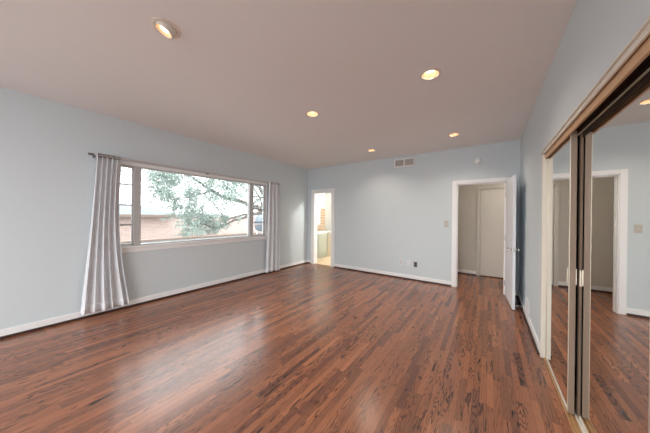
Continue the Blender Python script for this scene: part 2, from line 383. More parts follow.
# ------------------------------------------------------------------ bathroom beyond the left doorway
BL, BR, BBY = -4.95, -2.3, 6.98
bm = box(BL-0.1, YB+WT, 0, BL, BBY+0.1, 2.6); struct('wall_bathroom_left', bm, M_BATH)
bm = box(BR, YB+WT, 0, BR+0.1, BBY+0.1, 2.6); struct('wall_bathroom_right', bm, M_BATH)
bm = bmesh.new(); bwx0, bwx1, bwz0, bwz1 = -4.55, -3.3, 1.05, 2.2
bx(bm, BL, BBY, 0, bwx0, BBY+0.1, 2.6); bx(bm, bwx1, BBY, 0, BR, BBY+0.1, 2.6); bx(bm, bwx0, BBY, 0, bwx1, BBY+0.1, bwz0); bx(bm, bwx0, BBY, bwz1, bwx1, BBY+0.1, 2.6)
struct('wall_bathroom_back', bm, M_BATH)
bm = box(BL, YB+WT, 0, BX0, YB+WT+0.01, 2.6); bx(bm, BX0, YB+WT, BZ, BX1, YB+WT+0.01, 2.6); bx(bm, BX1, YB+WT, 0, BR, YB+WT+0.01, 2.6); bx(bm, BL, YB, 0, XL-WT, YB+WT, 2.6)
struct('wall_bathroom_front', bm, M_BATH)
bm = box(BL, YB+WT, 2.55, BR, BBY, 2.6); struct('ceiling_bathroom', bm, M_BATH)
struct('floor_bathroom', box(BL, YB+0.06, -0.05, BR, BBY, 0.006), M_BFLOOR)
wn_ = thing('window_2', '', ''); del wn_['label'], wn_['category']; wn_['kind'] = 'structure'
bm = bmesh.new(); bx(bm, bwx0, BBY+0.02, bwz0, bwx0+0.04, BBY+0.08, bwz1); bx(bm, bwx1-0.04, BBY+0.02, bwz0, bwx1, BBY+0.08, bwz1); bx(bm, bwx0, BBY+0.02, bwz0, bwx1, BBY+0.08, bwz0+0.04); bx(bm, bwx0, BBY+0.02, bwz1-0.04, bwx1, BBY+0.08, bwz1); bx(bm, -3.95, BBY+0.02, bwz0, -3.91, BBY+0.08, bwz1)
obj('window_frame', bm, M_TRIM, wn_)
obj('glass_pane', box(bwx0+0.04, BBY+0.045, bwz0+0.04, bwx1-0.04, BBY+0.05, bwz1-0.04), M_GLASS, wn_)

v = thing('bathroom_vanity', 'grey green vanity cabinet with white top along the bathroom left wall', 'cabinet', (BL+0.256, 6.1, 0.006))
obj('cabinet_body', box(-0.25, -0.72, 0.0, 0.24, 0.32, 0.80, 0.004), M_VANITY, v)
obj('countertop', box(-0.25, -0.73, 0.80, 0.27, 0.32, 0.84, 0.005), M_COUNTER, v)
for y0, y1 in ((-0.70, -0.21), (-0.19, 0.30)):
    dr = obj('cabinet_door', box(0.24, y0, 0.10, 0.256, y1, 0.77, 0.003), M_VANITY, v)
    obj('door_pull', box(0.256, y1-0.06, 0.5, 0.272, y1-0.045, 0.62, 0.003), M_CHROME, dr)
v = thing('bathroom_base_cabinet', 'cream base cabinet with white top against the bathroom back wall', 'cabinet', (-3.75, 6.72, 0.006))
obj('cabinet_body', box(-0.72, -0.27, 0, 1.2, 0.25, 0.80, 0.004), M_CREAM, v)
obj('countertop', box(-0.93, -0.29, 0.80, 1.22, 0.25, 0.84, 0.005), M_COUNTER, v)
m_ = thing('bathroom_mirror', 'tall frameless mirror on the bathroom left wall above the vanity', 'mirror', (BL+0.002, 6.30, 1.10))
obj('mirror_glass', box(0.001, -0.35, 0, 0.008, 0.12, 0.74), M_MIRROR, m_)
obj('mirror_edge', box(0, -0.36, -0.01, 0.006, 0.13, 0.75), M_CHROME, m_)
t = thing('backsplash', 'brown mosaic tile panel behind the bathroom counter', 'tile panel', (BL+0.004, 6.7, 0.85))
obj('tile_field', box(0.0, 0.0, 0, 0.012, 0.27, 0.80), M_TILEW, t)
obj('tile_field', box(0.0, -0.5, 0, 0.012, 0.0, 0.22), M_TILEW, t)
# globe lamps over the mirror
for i, (yy, lb) in enumerate(((6.42, 'round globe lamp above the bathroom mirror, nearer the doorway'), (6.72, 'round globe lamp above the bathroom mirror, farther from the doorway'))):
    if i == 0:
        g = thing('globe_lamp', lb, 'lamp', (BL, yy, 1.93), 'globe lamps in the bathroom')
        bm = bmesh.new(); lathe(bm, [(0.0, 0.02), (0.05, 0.02), (0.055, 0.0)], 20, rotM((0, 0, 0), (1, 0, 0))); tube(bm, [(0.01, 0, 0), (0.07, 0, 0)], 0.012)
        obj('lamp_base', bm, M_CHROME, g, True)
        bm = bmesh.new(); bmesh.ops.create_uvsphere(bm, u_segments=20, v_segments=12, radius=0.06, matrix=Matrix.Translation((0.12, 0, 0)))
        obj('glass_globe', bm, mat('lit_globe', (1, 1, 1), 0.4, emit=(1, 0.95, 0.85), es=1.2), g, True)
    else:
        g2 = copy_tree(g); g2.location = (BL, yy, 1.93); g2['label'] = lb
# bright bathroom ceiling lamp
bl = thing('bathroom_ceiling_lamp', 'round white lamp on the bathroom ceiling', 'ceiling light', (-2.85, 6.0, 2.55))
bm = bmesh.new(); lathe(bm, [(0, -0.004), (0.10, -0.004), (0.11, -0.02), (0.10, 0.0)], 28); obj('lamp_base', bm, M_RING, bl, True)
bm = bmesh.new(); lathe(bm, [(0.09, -0.02), (0.085, -0.06), (0.05, -0.075), (0, -0.08)], 28)
obj('lamp_shade', bm, mat('bath_lamp_glass', (1, 1, 1), 0.5, emit=(1, 0.97, 0.9), es=230.0), bl, True)

# ------------------------------------------------------------------ trim of the room
def casing(name, x0, x1, zt, wdt, m):
    bm = bmesh.new(); d = 0.018
    bx(bm, x0-wdt, YB-d, 0, x0, YB, zt+wdt*0.9, 0.003); bx(bm, x1, YB-d, 0, x1+wdt, YB, zt+wdt*0.9, 0.003); bx(bm, x0, YB-d, zt, x1, YB, zt+wdt*0.9, 0.003)
    bx(bm, x0-0.003, YB-0.004, 0, x0+0.012, YB+WT+0.014, zt); bx(bm, x1-0.012, YB-0.004, 0, x1+0.003, YB+WT+0.014, zt); bx(bm, x0, YB-0.004, zt-0.012, x1, YB+WT+0.014, zt+0.003)
    bx(bm, x0+0.012, YB+0.05, 0, x0+0.022, YB+0.08, zt-0.012); bx(bm, x1-0.022, YB+0.05, 0, x1-0.012, YB+0.08, zt-0.012); bx(bm, x0+0.012, YB+0.05, zt-0.022, x1-0.012, YB+0.08, zt-0.012)
    return struct(name, bm, m)
casing('trim_bathroom_doorway', BX0, BX1, BZ, 0.10, M_TRIM)
casing('trim_hall_doorway', HX0, HX1, HZ, 0.075, M_TRIM)

def baseboard(side, segs):
    bm = bmesh.new(); b2 = bmesh.new()
    for (x0, y0, x1, y1) in segs:
        bx(bm, x0, y0, 0.02, x1, y1, 0.098, 0.003)
    o = struct('baseboard_'+side, bm, M_TRIM)
    return o
baseboard('left', [(XL, YF, XL+0.014, YB)])
baseboard('back', [(XL+0.014, YB-0.014, BX0-0.101, YB), (BX1+0.101, YB-0.014, HX0-0.076, YB), (HX1+0.076, YB-0.014, XR-0.014, YB)])
baseboard('right', [(XR-0.014, CY1+0.041, XR, YB), (XR-0.014, YF, XR, CY0-0.036)])
def shoe(n, segs):
    bm = bmesh.new()
    for s_ in segs: bx(bm, s_[0], s_[1], 0, s_[2], s_[3], 0.028, 0.006)
    struct(n, bm, M_SHOE)
shoe('trim_shoe_left', [(XL, YF, XL+0.028, YB-0.03)])
shoe('trim_shoe_back', [(XL+0.014, YB-0.028, BX0-0.101, YB), (BX1+0.101, YB-0.028, HX0-0.076, YB), (HX1+0.076, YB-0.028, XR-0.03, YB)])
shoe('trim_shoe_right', [(XR-0.028, CY1+0.041, XR, YB), (XR-0.028, YF, XR, CY0-0.036)])

# ------------------------------------------------------------------ big window in the left wall
win = thing('window_1', '', ''); del win['label'], win['category']; win['kind'] = 'structure'
fx0, fx1 = XL-0.075, XL-0.004
bm = bmesh.new()
bx(bm, fx0, WY0, WZ1-0.028, fx1, WY1, WZ1, 0.003); bx(bm, fx0, WY0, WZ0, fx1, WY1, WZ0+0.022, 0.003)
bx(bm, fx0, WY0, WZ0, fx1, WY0+0.028, WZ1, 0.003); bx(bm, fx0, WY1-0.024, WZ0, fx1, WY1, WZ1, 0.003)
obj('window_frame', bm, M_FRAME, win)
ML = (1.162, 1.250); MR = (3.212, 3.312)
obj('mullion', box(fx0-0.01, ML[0], WZ0+0.02, fx1+0.004, ML[1], WZ1-0.026, 0.004), M_FRAME, win)
obj('mullion', box(fx0-0.01, MR[0], WZ0+0.02, fx1+0.004, MR[1], WZ1-0.026, 0.004), M_FRAME, win)
def sash(y0, y1):
    bm = bmesh.new(); s0, s1 = XL-0.062, XL-0.030; f = 0.016
    bx(bm, s0, y0, WZ0+0.022, s1, y0+f, WZ1-0.028); bx(bm, s0, y1-f, WZ0+0.022, s1, y1, WZ1-0.028)
    bx(bm, s0, y0, WZ0+0.022, s1, y1, WZ0+0.022+f); bx(bm, s0, y0, WZ1-0.028-f, s1, y1, WZ1-0.028)
    s = obj('casement_sash', bm, M_FRAME, win)
    zs = [1.215, 1.510, 1.810]
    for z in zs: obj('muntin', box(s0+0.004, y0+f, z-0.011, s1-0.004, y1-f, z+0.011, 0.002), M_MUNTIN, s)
    obj('glass_pane', box(s0+0.012, y0+f, WZ0+0.03, s0+0.016, y1-f, WZ1-0.04), M_GLASS, s)
    obj('sash_latch', box(s1, (y0+y1)/2-0.02, WZ0+0.04, s1+0.02, (y0+y1)/2+0.02, WZ0+0.055, 0.003), M_CHROME, s)
sash(WY0+0.028, ML[0]); sash(MR[1], WY1-0.024)
obj('glass_pane', box(XL-0.05, ML[1], WZ0+0.022, XL-0.044, MR[0], WZ1-0.028), M_GLASS, win)
# head casing, sill and apron
bm = bmesh.new()
bx(bm, XL, WY0-0.05, WZ1-0.012, XL+0.016, WY1+0.03, WZ1+0.035, 0.003); bx(bm, XL, WY0-0.05, WZ0-0.01, XL+0.014, WY0+0.008, WZ1, 0.003); bx(bm, XL, WY1-0.008, WZ0-0.01, XL+0.014, WY1+0.035, WZ1, 0.003)
struct('trim_window', bm, M_TRIM)
bm = bmesh.new()
bx(bm, XL-0.07, WY0-0.05, WZ0-0.022, XL+0.045, WY1+0.035, WZ0+0.002, 0.005); bx(bm, XL, WY0-0.04, WZ0-0.085, XL+0.016, WY1+0.025, WZ0-0.022, 0.003)
struct('trim_window_sill', bm, M_TRIM)

# ------------------------------------------------------------------ curtain rod and curtains
RX, RZ = XL+0.088, 2.152
rod = thing('curtain_rod', 'thin brushed metal curtain rod running above the wide window', 'curtain rod', (RX, 0.66, RZ))
bm = bmesh.new(); tube(bm, [(0, 0.055, 0), (0, 1.6, 0)], 0.011, 12); tube(bm, [(0, 1.6, 0), (0, 3.30, 0)], 0.0095, 12); obj('rod', bm, M_ROD, rod, True)
for y0, y1 in ((0.0, 0.055), (3.30, 3.335)):
    bm = bmesh.new(); tube(bm, [(0, y0, 0), (0, y0+0.004, 0), (0, y1-0.004, 0), (0, y1, 0)], [0.011, 0.015, 0.015, 0.011], 14); obj('finial', bm, M_RODCAP, rod, True)
for y in (0.062, 1.575, 3.285):
    bm = bmesh.new(); bx(bm, -0.088, y-0.006, -0.03, -0.084, y+0.014, 0.03, 0.001); bx(bm, -0.086, y, -0.022, 0.002, y+0.008, -0.012, 0.001); bx(bm, -0.006, y, -0.022, 0.006, y+0.008, -0.008, 0.001)
    obj('bracket', bm, M_RODCAP, rod)

def curtain(label, yt0, yt1, yb0, yb1, zb, folds, ymid_pull, amp0, amp1, seed, bow=0.0):
    rnd = random.Random(seed)
    t = thing('curtain', label, 'curtain', (RX, (yt0+yt1)/2, zb), 'curtains of the wide window')
    NU, NV = 150, 60; bm = bmesh.new(); zt = RZ+0.035
    ph = [rnd.uniform(-0.5, 0.5) for _ in range(folds*2+3)]
    am = [rnd.uniform(0.75, 1.25) for _ in range(folds*2+3)]
    def lerp(arr, x):
        i = int(x); f = x-i; f = f*f*(3-2*f); return arr[i]*(1-f)+arr[min(i+1, len(arr)-1)]*f
    grid = []
    cyc = (yt0+yt1)/2
    for j in range(NV+1):
        v_ = j/NV; z = zt + (zb-zt)*v_
        row = []
        fl = v_**1.25
        a = yt0 + (yb0-yt0)*fl + bow*math.sin(PI*min(1, v_*1.15)); b_ = yt1 + (yb1-yt1)*(v_**2.6) - ymid_pull*math.sin(PI*min(1, v_*1.05))
        for i in range(NU+1):
            u = i/NU
            uu = u + 0.012*math.sin(7*u+3*v_+seed)*v_ + 0.045*math.sin(2*PI*u)*math.sin(PI*u+seed)*v_
            k = uu*folds*2; phase = PI*k + (v_**1.4)*lerp(ph, max(0, min(folds*2, k)))*3.0
            amp = (amp0 + (amp1-amp0)*v_)*(0.9 + (lerp(am, max(0, min(folds*2, k)))-0.9)*min(1, v_*3))
            s = math.sin(phase)
            x = amp*(abs(s)**0.8)*(1 if s >= 0 else -1)
            x += 0.010*math.sin(PI*k*1.7+seed)*v_
            yy = a + (b_-a)*u + 0.010*math.cos(phase)*(1-0.3*v_)
            row.append(bm.verts.new((x, yy-cyc, z-zb)))
        grid.append(row)
    for j in range(NV):
        for i in range(NU): bm.faces.new((grid[j][i], grid[j][i+1], grid[j+1][i+1], grid[j+1][i]))
    hemc = [[v_.co.copy() for v_ in row] for row in grid[-4:]]
    o = obj('curtain_panel', bm, M_CURT, t, True)
    md = o.modifiers.new('cloth_thickness', 'SOLIDIFY'); md.thickness = 0.003; md.offset = 0
    for q in range(folds*2):
        u = (q+1)/(folds*2) - 0.0
        if q == folds*2-1: continue
        y = yt0+(yt1-yt0)*u-cyc
        bm = bmesh.new(); n = 20
        for r_ in (0,):
            ringp = [(0.0 + (0.022*math.cos(2*PI*k/n))*0.75, y + 0.022*math.cos(2*PI*k/n)*0.45*(1 if q % 2 else -1), RZ-zb + 0.022*math.sin(2*PI*k/n)) for k in range(n+1)]
            tube(bm, ringp, 0.0045, 6, False)
        obj('grommet', bm, M_RODCAP, t, True)
    # hem band
    bm = bmesh.new(); rows = []
    for row in hemc:
        rows.append([bm.verts.new(c_) for c_ in row])
    for j in range(len(rows)-1):
        for i in range(NU): bm.faces.new((rows[j][i], rows[j][i+1], rows[j+1][i+1], rows[j+1][i]))
    h = obj('hem', bm, M_HEM, t, True); md = h.modifiers.new('cloth_thickness', 'SOLIDIFY'); md.thickness = 0.007; md.offset = 0
    return t
curtain('long light grey curtain flaring to the floor at the left end of the window', 0.735, 0.990, 0.600, 1.085, 0.070, 5, 0.035, 0.030, 0.040, 3)
curtain('narrow light grey curtain hanging straight beside the right end of the window', 3.665, 4.000, 3.625, 4.000, 0.03, 3, -0.01, 0.040, 0.046, 8)

# ------------------------------------------------------------------ room door, opened against the right wall
door = thing('door_2', '', ''); del door['label'], door['category']; door['kind'] = 'structure'
door.location = (HX1-0.006, YB-0.012, 0)
a = math.atan2(0.048, 0.765); door.rotation_euler = (0, 0, a)
obj('door_leaf', box(0.0, -0.795, 0.012, 0.035, -0.004, 2.018, 0.002), M_DOOR, door)
for sx, mm in ((-1, M_CHROME), (1, M_CHROME)):
    bm = bmesh.new(); x0 = 0.0 if sx < 0 else 0.035
    lathe(bm, [(0.0, 0.062), (0.016, 0.060), (0.026, 0.050), (0.027, 0.040), (0.020, 0.028), (0.010, 0.024), (0.010, 0.007), (0.031, 0.005), (0.031, 0.0)], 22, rotM((x0, -0.73, 0.90), (sx, 0, 0)))
    obj('door_knob', bm, mm, door, True)
obj('latch_plate', box(0.006, -0.7965, 0.87, 0.029, -0.794, 0.93), M_CHROME, door)
for z in (0.22, 1.02, 1.80):
    bm = bmesh.new(); tube(bm, [(-0.004, -0.002, z-0.045), (-0.004, -0.002, z+0.045)], 0.006, 8); obj('hinge', bm, M_CHROME, door, True)

# ------------------------------------------------------------------ closet : jambs, header, track, mirror doors
bm = bmesh.new()
bx(bm, XR-0.010, CY1+0.001, 0, XR, CY1+0.040, 2.045, 0.003); bx(bm, XR-0.010, CY0-0.034, 0, XR, CY0-0.008, 2.045, 0.003); bx(bm, XR-0.010, CY0-0.034, 2.000, XR, CY1+0.040, 2.047, 0.003); bx(bm, XR-0.020, CY0-0.034, 2.026, XR, CY1+0.040, 2.036, 0.003)
bx(bm, XR-0.004, CY1-0.001, 0, XR+WT, CY1+0.012, 2.012); bx(bm, XR-0.004, CY0-0.012, 0, XR+WT, CY0, 2.012)
struct('trim_closet_casing', bm, M_JAMB)
struct('trim_closet_header', box(0.446, CY0, 1.956, 0.458, CY1, 2.016, 0.001), M_FASCIA)
bm = bmesh.new()
bx(bm, XR-0.002, CY0, 2.016, XR+WT, CY1, 2.029); bx(bm, 0.458, CY0, 1.990, 0.549, CY1, 2.016); bx(bm, 0.4985, CY0, 1.958, 0.504, CY1, 1.990)
struct('trim_closet_upper_track', bm, M_DARK)
struct('trim_closet_track_lip', box(0.4983, CY0, 1.950, 0.5045, CY1, 1.958), M_GOLD)
bm = bmesh.new()
bx(bm, 0.455, CY0, 0.0, XR+WT, CY1, 0.004); bx(bm, 0.455, CY0, 0.004, 0.463, CY1, 0.010, 0.002)
for x in (0.478, 0.530): bx(bm, x, CY0, 0.004, x+0.006, CY1, 0.012)
struct('trim_closet_floor_track', bm, mat('golden_floor_track', (0.55, 0.33, 0.16), 0.45, 0.2, noise=0.15, scale=20))
struct('trim_closet_track_rib', box(0.500, CY0, 0.004, 0.5125, CY1, 0.013, 0.001), M_JAMB)

def mirror_door(label, x, y0, y1, pull_end, far):
    t = thing('sliding_mirror_door', label, 'closet door', (x, y0, 0.014), 'sliding mirror doors of the closet')
    wd = y1-y0; hz = 1.943 if x > 0.5 else 1.972; th = 0.0312; f = 0.014
    obj('mirror_panel', box(0.002, f*0.5, 0.01, 0.006, wd-f*0.5, hz-0.01), M_MIRROR, t)
    obj('back_panel', box(0.0065, f*0.36, 0.01, th+0.001, wd-f*0.36, hz-0.01), M_BLACK, t)
    bm = bmesh.new(); bx(bm, 0.001, 0, 0, th, f*0.35, hz); bx(bm, 0.001, wd-f*0.35, 0, th, wd, hz)
    obj('side_channel', bm, M_BRONZE, t)
    obj('stile', box(-0.0015, 0.0, 0, 0.001, f, hz, 0.0008), M_GOLD, t)
    obj('stile', box(-0.0015, wd-far, 0, 0.001, wd, hz, 0.0008), M_GOLD if far < 0.05 else M_BRONZE, t)
    obj('bottom_rail', box(-0.0012, f, 0, 0.002, wd-far, 0.022), M_JAMB, t)
    obj('top_rail', box(-0.001, f, hz-(0.032 if x > 0.5 else 0.006), 0.002, wd-far, hz), M_DARK, t)
    py = 0.035 if pull_end < 0 else wd-0.05
    obj('edge_pull', box(-0.005, py-0.006, 0.900, 0.001, py+0.006, 1.01, 0.002), M_GOLD, t)
    obj('edge_pull', box(th, 0.0, 0.90, th+0.006, 0.012, 1.01, 0.002), M_GOLD, t)
    return t
mirror_door('sliding mirror closet door farthest from the viewer, next to the white wall', 0.465, 2.312, 3.097, -1, 0.02)
mirror_door('middle sliding mirror closet door set behind its neighbours, showing the reflected doorway and switch', 0.513, 1.24, 2.335, 1, 0.055)
mirror_door('nearest sliding mirror closet door, only its far edge in view at the right of the photo', 0.465, 0.46, 1.320, 1, 0.024)

# ------------------------------------------------------------------ recessed ceiling lamps
def can_lamp(label, x, y):
    t = thing('recessed_ceiling_light', label, 'ceiling light', (x, y, H), 'recessed lights in the ceiling')
    bm = bmesh.new(); lathe(bm, [(0.070, 0.002), (0.073, -0.003), (0.088, -0.005), (0.094, -0.002), (0.094, 0.0), (0.070, 0.002)], 40); obj('trim_ring', bm, M_RING, t, True)
    bm = bmesh.new(); lathe(bm, [(0.0715, 0.0), (0.0715, 0.010), (0.060, 0.075), (0.050, 0.10), (0, 0.102)], 40); obj('reflector', bm, M_CAN, t, True)
    bm = bmesh.new(); lathe(bm, [(0.0, 0.038), (0.030, 0.039), (0.044, 0.045), (0.048, 0.052), (0.030, 0.08), (0.0, 0.09)], 32); obj('bulb', bm, M_BULB, t, True)
    lamp_light(t, (0, 0, 0.030), (0, 0, -1), 0.02, LAMP)
    return t
LL = ['round recessed ceiling light nearest the mirror closet, glowing', 'round recessed ceiling light in the middle of the ceiling, toward the window',
      'round recessed ceiling light in front of the hall doorway', 'small looking recessed ceiling light in front of the wall grille']
base = can_lamp(LL[0], *LAMPS[0])
# unseen lamps added behind the camera on the same grid, for light from the rear
for (x_, y_), l_ in zip(REAR_FILL, ('added round recessed fill light behind the viewer on the closet side, out of frame', 'added round recessed fill light behind the viewer on the window side, out of frame')):
    c = copy_tree(base); c.location = (x_, y_, H); c['label'] = l_
for i in range(1, 4):
    c = copy_tree(base); c.location = (*LAMPS[i], H); c['label'] = LL[i]
# eyeball lamp
t = thing('eyeball_ceiling_light', 'tilted white eyeball ceiling light nearest the camera, its lit side facing the window wall', 'ceiling light', (*EYE, H))
bm = bmesh.new(); lathe(bm, [(0.066, 0.004), (0.068, -0.004), (0.088, -0.006), (0.096, -0.002), (0.096, 0.0), (0.066, 0.004)], 40); obj('trim_ring', bm, M_RING, t, True)
ax = Vector((-0.22, -0.32, -0.93)).normalized(); Me = rotM((0, 0, 0.006), ax)
bm = bmesh.new(); n = 14; rr = 0.066; th0 = math.radians(56)
prof = [(rr*math.sin(th0+(PI-th0)*k/n), rr*math.cos(th0+(PI-th0)*k/n)) for k in range(n+1)]
prof[-1] = (0, -rr); prof = [(prof[0][0]-0.003, prof[0][1]-0.001)] + prof
lathe(bm, prof, 36, Me); obj('eyeball', bm, M_RING, t, True)
bm = bmesh.new(); r0 = rr*math.sin(th0)-0.003; z0 = rr*math.cos(th0)-0.001
lathe(bm, [(r0, z0), (0.034, z0-0.035), (0.0, z0-0.036)], 32, Me); obj('reflector', bm, M_CAN, t, True)
bm = bmesh.new(); lathe(bm, [(0, z0-0.012), (0.022, z0-0.013), (0.029, z0-0.022), (0.024, z0-0.034), (0, z0-0.035)], 28, Me); obj('bulb', bm, M_BULB, t, True)
lamp_light(t, Me @ Vector((0, 0, z0-0.004)), ax, 0.012, LAMP*0.8)

# ------------------------------------------------------------------ things on the walls
g = thing('air_return_grille', 'white framed air grille with two louvred halves high on the back wall', 'vent', (-1.550, YB, 2.590))
bm = bmesh.new(); W2, H2 = 0.222, 0.090
bx(bm, -W2, -0.012, -H2, W2, 0, -H2+0.02, 0.002); bx(bm, -W2, -0.012, H2-0.02, W2, 0, H2, 0.002); bx(bm, -W2, -0.012, -H2, -W2+0.02, 0, H2, 0.002); bx(bm, W2-0.02, -0.012, -H2, W2, 0, H2, 0.002); bx(bm, -0.012, -0.012, -H2, 0.012, 0, H2, 0.002)
obj('frame', bm, M_TRIM, g)
for x0 in (-W2+0.02, 0.012):
    bm = bmesh.new(); bx(bm, x0, -0.003, -H2+0.02, x0+W2-0.032, -0.001, H2-0.02)
    for k in range(9):
        z = -H2+0.026+k*0.013
        vs = bmesh.ops.create_cube(bm, size=1)['verts']
        for v_ in vs: v_.co = Vector((x0+(W2-0.032)/2 + v_.co.x*(W2-0.032), -0.006 + v_.co.y*0.007 , z + v_.co.z*0.002 + v_.co.y*0.006))
    obj('louver_panel', bm, M_LOUVER, g)

t = thing('smoke_detector', 'round white detector high on the back wall above the hall doorway', 'smoke detector', (-0.172, YB, 2.447))
bm = bmesh.new(); lathe(bm, [(0, 0.052), (0.034, 0.050), (0.048, 0.040), (0.052, 0.028), (0.052, 0.006)], 32, rotM((0, 0, 0), (0, -1, 0))); obj('cover', bm, M_TRIM, t, True)
bm = bmesh.new(); lathe(bm, [(0.0, 0.008), (0.058, 0.008), (0.060, 0)], 32, rotM((0, 0, 0), (0, -1, 0))); obj('mounting_base', bm, M_WPLATE, t, True)
bm = bmesh.new(); lathe(bm, [(0.0, 0.0535), (0.006, 0.053), (0.006, 0.050)], 12, rotM((0.015, 0, 0.01), (0, -1, 0))); obj('test_button', bm, M_PLATE, t, True)

def plate(name, label, cat, x, z, wd, ht, m, kind):
    t = thing(name, label, cat, (x, YB, z))
    obj('cover_plate', box(-wd/2, -0.006, -ht/2, wd/2, 0, ht/2, 0.002), m, t)
    if kind == 'switch':
        for sx in (0.0,):
            obj('toggle', box(sx-0.005, -0.016, -0.012, sx+0.005, -0.006, 0.012, 0.002), M_WPLATE, t)
    if kind == 'outlet':
        for zz in (0.02, -0.02):
            bm = bmesh.new(); lathe(bm, [(0, 0.0085), (0.014, 0.0085), (0.016, 0.0055)], 18, rotM((0, 0, zz), (0, -1, 0)))
            s_ = obj('socket', bm, M_PLATE if m is M_WPLATE else M_BLACK, t, True)
            bm = bmesh.new(); bx(bm, -0.007, -0.0095, zz-0.004, -0.005, -0.0084, zz+0.006); bx(bm, 0.005, -0.0095, zz-0.004, 0.007, -0.0084, zz+0.006); obj('slot', bm, M_BLACK, s_)
    if kind == 'blank':
        for zz in (0.04, -0.04):
            bm = bmesh.new(); lathe(bm, [(0, 0.0075), (0.004, 0.007), (0.004, 0.0055)], 10, rotM((0, 0, zz), (0, -1, 0))); obj('screw', bm, M_CHROME, t, True)
    return t
plate('light_switch', 'beige light switch on the back wall beside the hall doorway', 'light switch', -0.697, 1.24, 0.075, 0.118, M_PLATE, 'switch')
plate('wall_outlet', 'white wall outlet with beige sockets low on the back wall, leftmost of three plates', 'outlet', -1.605, 0.355, 0.07, 0.115, M_WPLATE, 'outlet')
plate('blank_wall_plate', 'plain white plate low on the back wall between the white and dark outlets', 'wall plate', -1.435, 0.36, 0.075, 0.115, M_WPLATE, 'blank')
plate('wall_outlet', 'dark grey wall outlet low on the back wall, rightmost of three plates', 'outlet', -1.285, 0.345, 0.072, 0.115, M_GPLATE, 'outlet')

t = thing('wall_register', 'white floor level air register on the right wall behind the open door', 'vent', (XR, 4.12, 0.20))
bm = bmesh.new(); bx(bm, -0.008, -0.17, -0.075, 0, 0.17, -0.055, 0.002); bx(bm, -0.008, -0.17, 0.055, 0, 0.17, 0.075, 0.002); bx(bm, -0.008, -0.17, -0.075, 0, -0.15, 0.075, 0.002); bx(bm, -0.008, 0.15, -0.075, 0, 0.17, 0.075, 0.002)
obj('frame', bm, M_TRIM, t)
bm = bmesh.new(); bx(bm, -0.002, -0.15, -0.055, -0.001, 0.15, 0.055)
for k in range(8): bx(bm, -0.006, -0.15, -0.05+k*0.0137, -0.002, 0.15, -0.046+k*0.0137)
obj('louver_panel', bm, M_WPLATE, t)

t = thing('door_stop', 'small chrome spring door stop on the baseboard behind the open door', 'door stop', (XR-0.014, 4.50, 0.055))
bm = bmesh.new(); pts = [(-0.006-0.055*k/120, 0.008*math.cos(k*0.9), 0.008*math.sin(k*0.9)) for k in range(121)]
tube(bm, pts, 0.0018, 5); obj('spring', bm, M_CHROME, t, True)
bm = bmesh.new(); lathe(bm, [(0.0, 0.006), (0.013, 0.005), (0.014, 0)], 16, rotM((0, 0, 0), (-1, 0, 0))); obj('base_cup', bm, M_CHROME, t, True)
bm = bmesh.new(); lathe(bm, [(0.0, 0.016), (0.009, 0.014), (0.010, 0.0), (0, 0)], 16, rotM((-0.060, 0, 0), (-1, 0, 0))); obj('rubber_tip', bm, M_WPLATE, t, True)

# ------------------------------------------------------------------ outside
GZ = -1.3
gm = struct('ground', box(-60, -40, GZ-0.1, 30, 45, GZ), M_CONC)
gw = thing('garden_wall', 'low pale garden wall with a thin brown cap outside the window', 'wall', (-8.0, 5, GZ))
obj('wall_body', box(-0.1, -16, 0, 0.1, 22, 0.60-GZ), M_CONC, gw); obj('coping', box(-0.13, -16, 0.60-GZ, 0.13, 22, 0.65-GZ, 0.01), M_CAP, gw)
bd = thing('brick_building', 'long pink brick building with a pale grey roof beyond the garden wall', 'building', (-14.0, 8, GZ))
obj('brick_wall', box(-8, -25, 0, 0, 17, 1.22-GZ), M_BRICK, bd)
bm = bmesh.new()
vs = [bm.verts.new(p) for p in ((0.45, -25.5, 1.22-GZ), (0.45, -2.6, 1.22-GZ), (-5, -2.6, 1.85-GZ), (-5, -25.5, 1.85-GZ), (0.45, -25.5, 1.36-GZ), (0.45, -2.6, 1.36-GZ), (-5, -2.6, 1.99-GZ), (-5, -25.5, 1.99-GZ))]
for f_ in ((0, 1, 2, 3), (4, 5, 6, 7), (0, 1, 5, 4), (1, 2, 6, 5), (2, 3, 7, 6), (3, 0, 4, 7)): bm.faces.new([vs[q] for q in f_])
rf = obj('roof', bm, M_ROOF, bd)
obj('fascia', box(0.45, -25.5, 1.24-GZ, 0.47, -2.6, 1.35-GZ), M_CAP, rf)
obj('parapet', box(-0.15, -2.55, 1.22-GZ, 0.05, 17, 1.42-GZ, 0.01), M_CONC, bd)

g = thing('barbecue', 'grey kettle barbecue with a domed lid standing outside the right end of the window', 'barbecue', (-7.3, 5.93, GZ))
kz = 1.0-GZ
bm = bmesh.new(); lathe(bm, [(0.24, kz+0.03), (0.235, kz+0.14), (0.19, kz+0.28), (0.10, kz+0.38), (0, kz+0.41)], 28); obj('lid', bm, M_GRILL, g, True)
bm = bmesh.new(); lathe(bm, [(0.24, kz), (0.22, kz-0.12), (0.15, kz-0.22), (0, kz-0.27), ], 28); obj('bowl', bm, M_GRILL, g, True)
for k in range(3):
    an = k*2*PI/3+0.4; bm = bmesh.new(); tube(bm, [(0.15*math.cos(an), 0.15*math.sin(an), kz-0.2), (0.32*math.cos(an), 0.32*math.sin(an), 0)], 0.014); obj('leg', bm, M_CHROME, g, True)
bm = bmesh.new(); tube(bm, [(0, -0.06, kz+0.40), (0, -0.05, kz+0.45), (0, 0.05, kz+0.45), (0, 0.06, kz+0.40)], 0.012); obj('lid_handle', bm, M_BLACK, g, True)

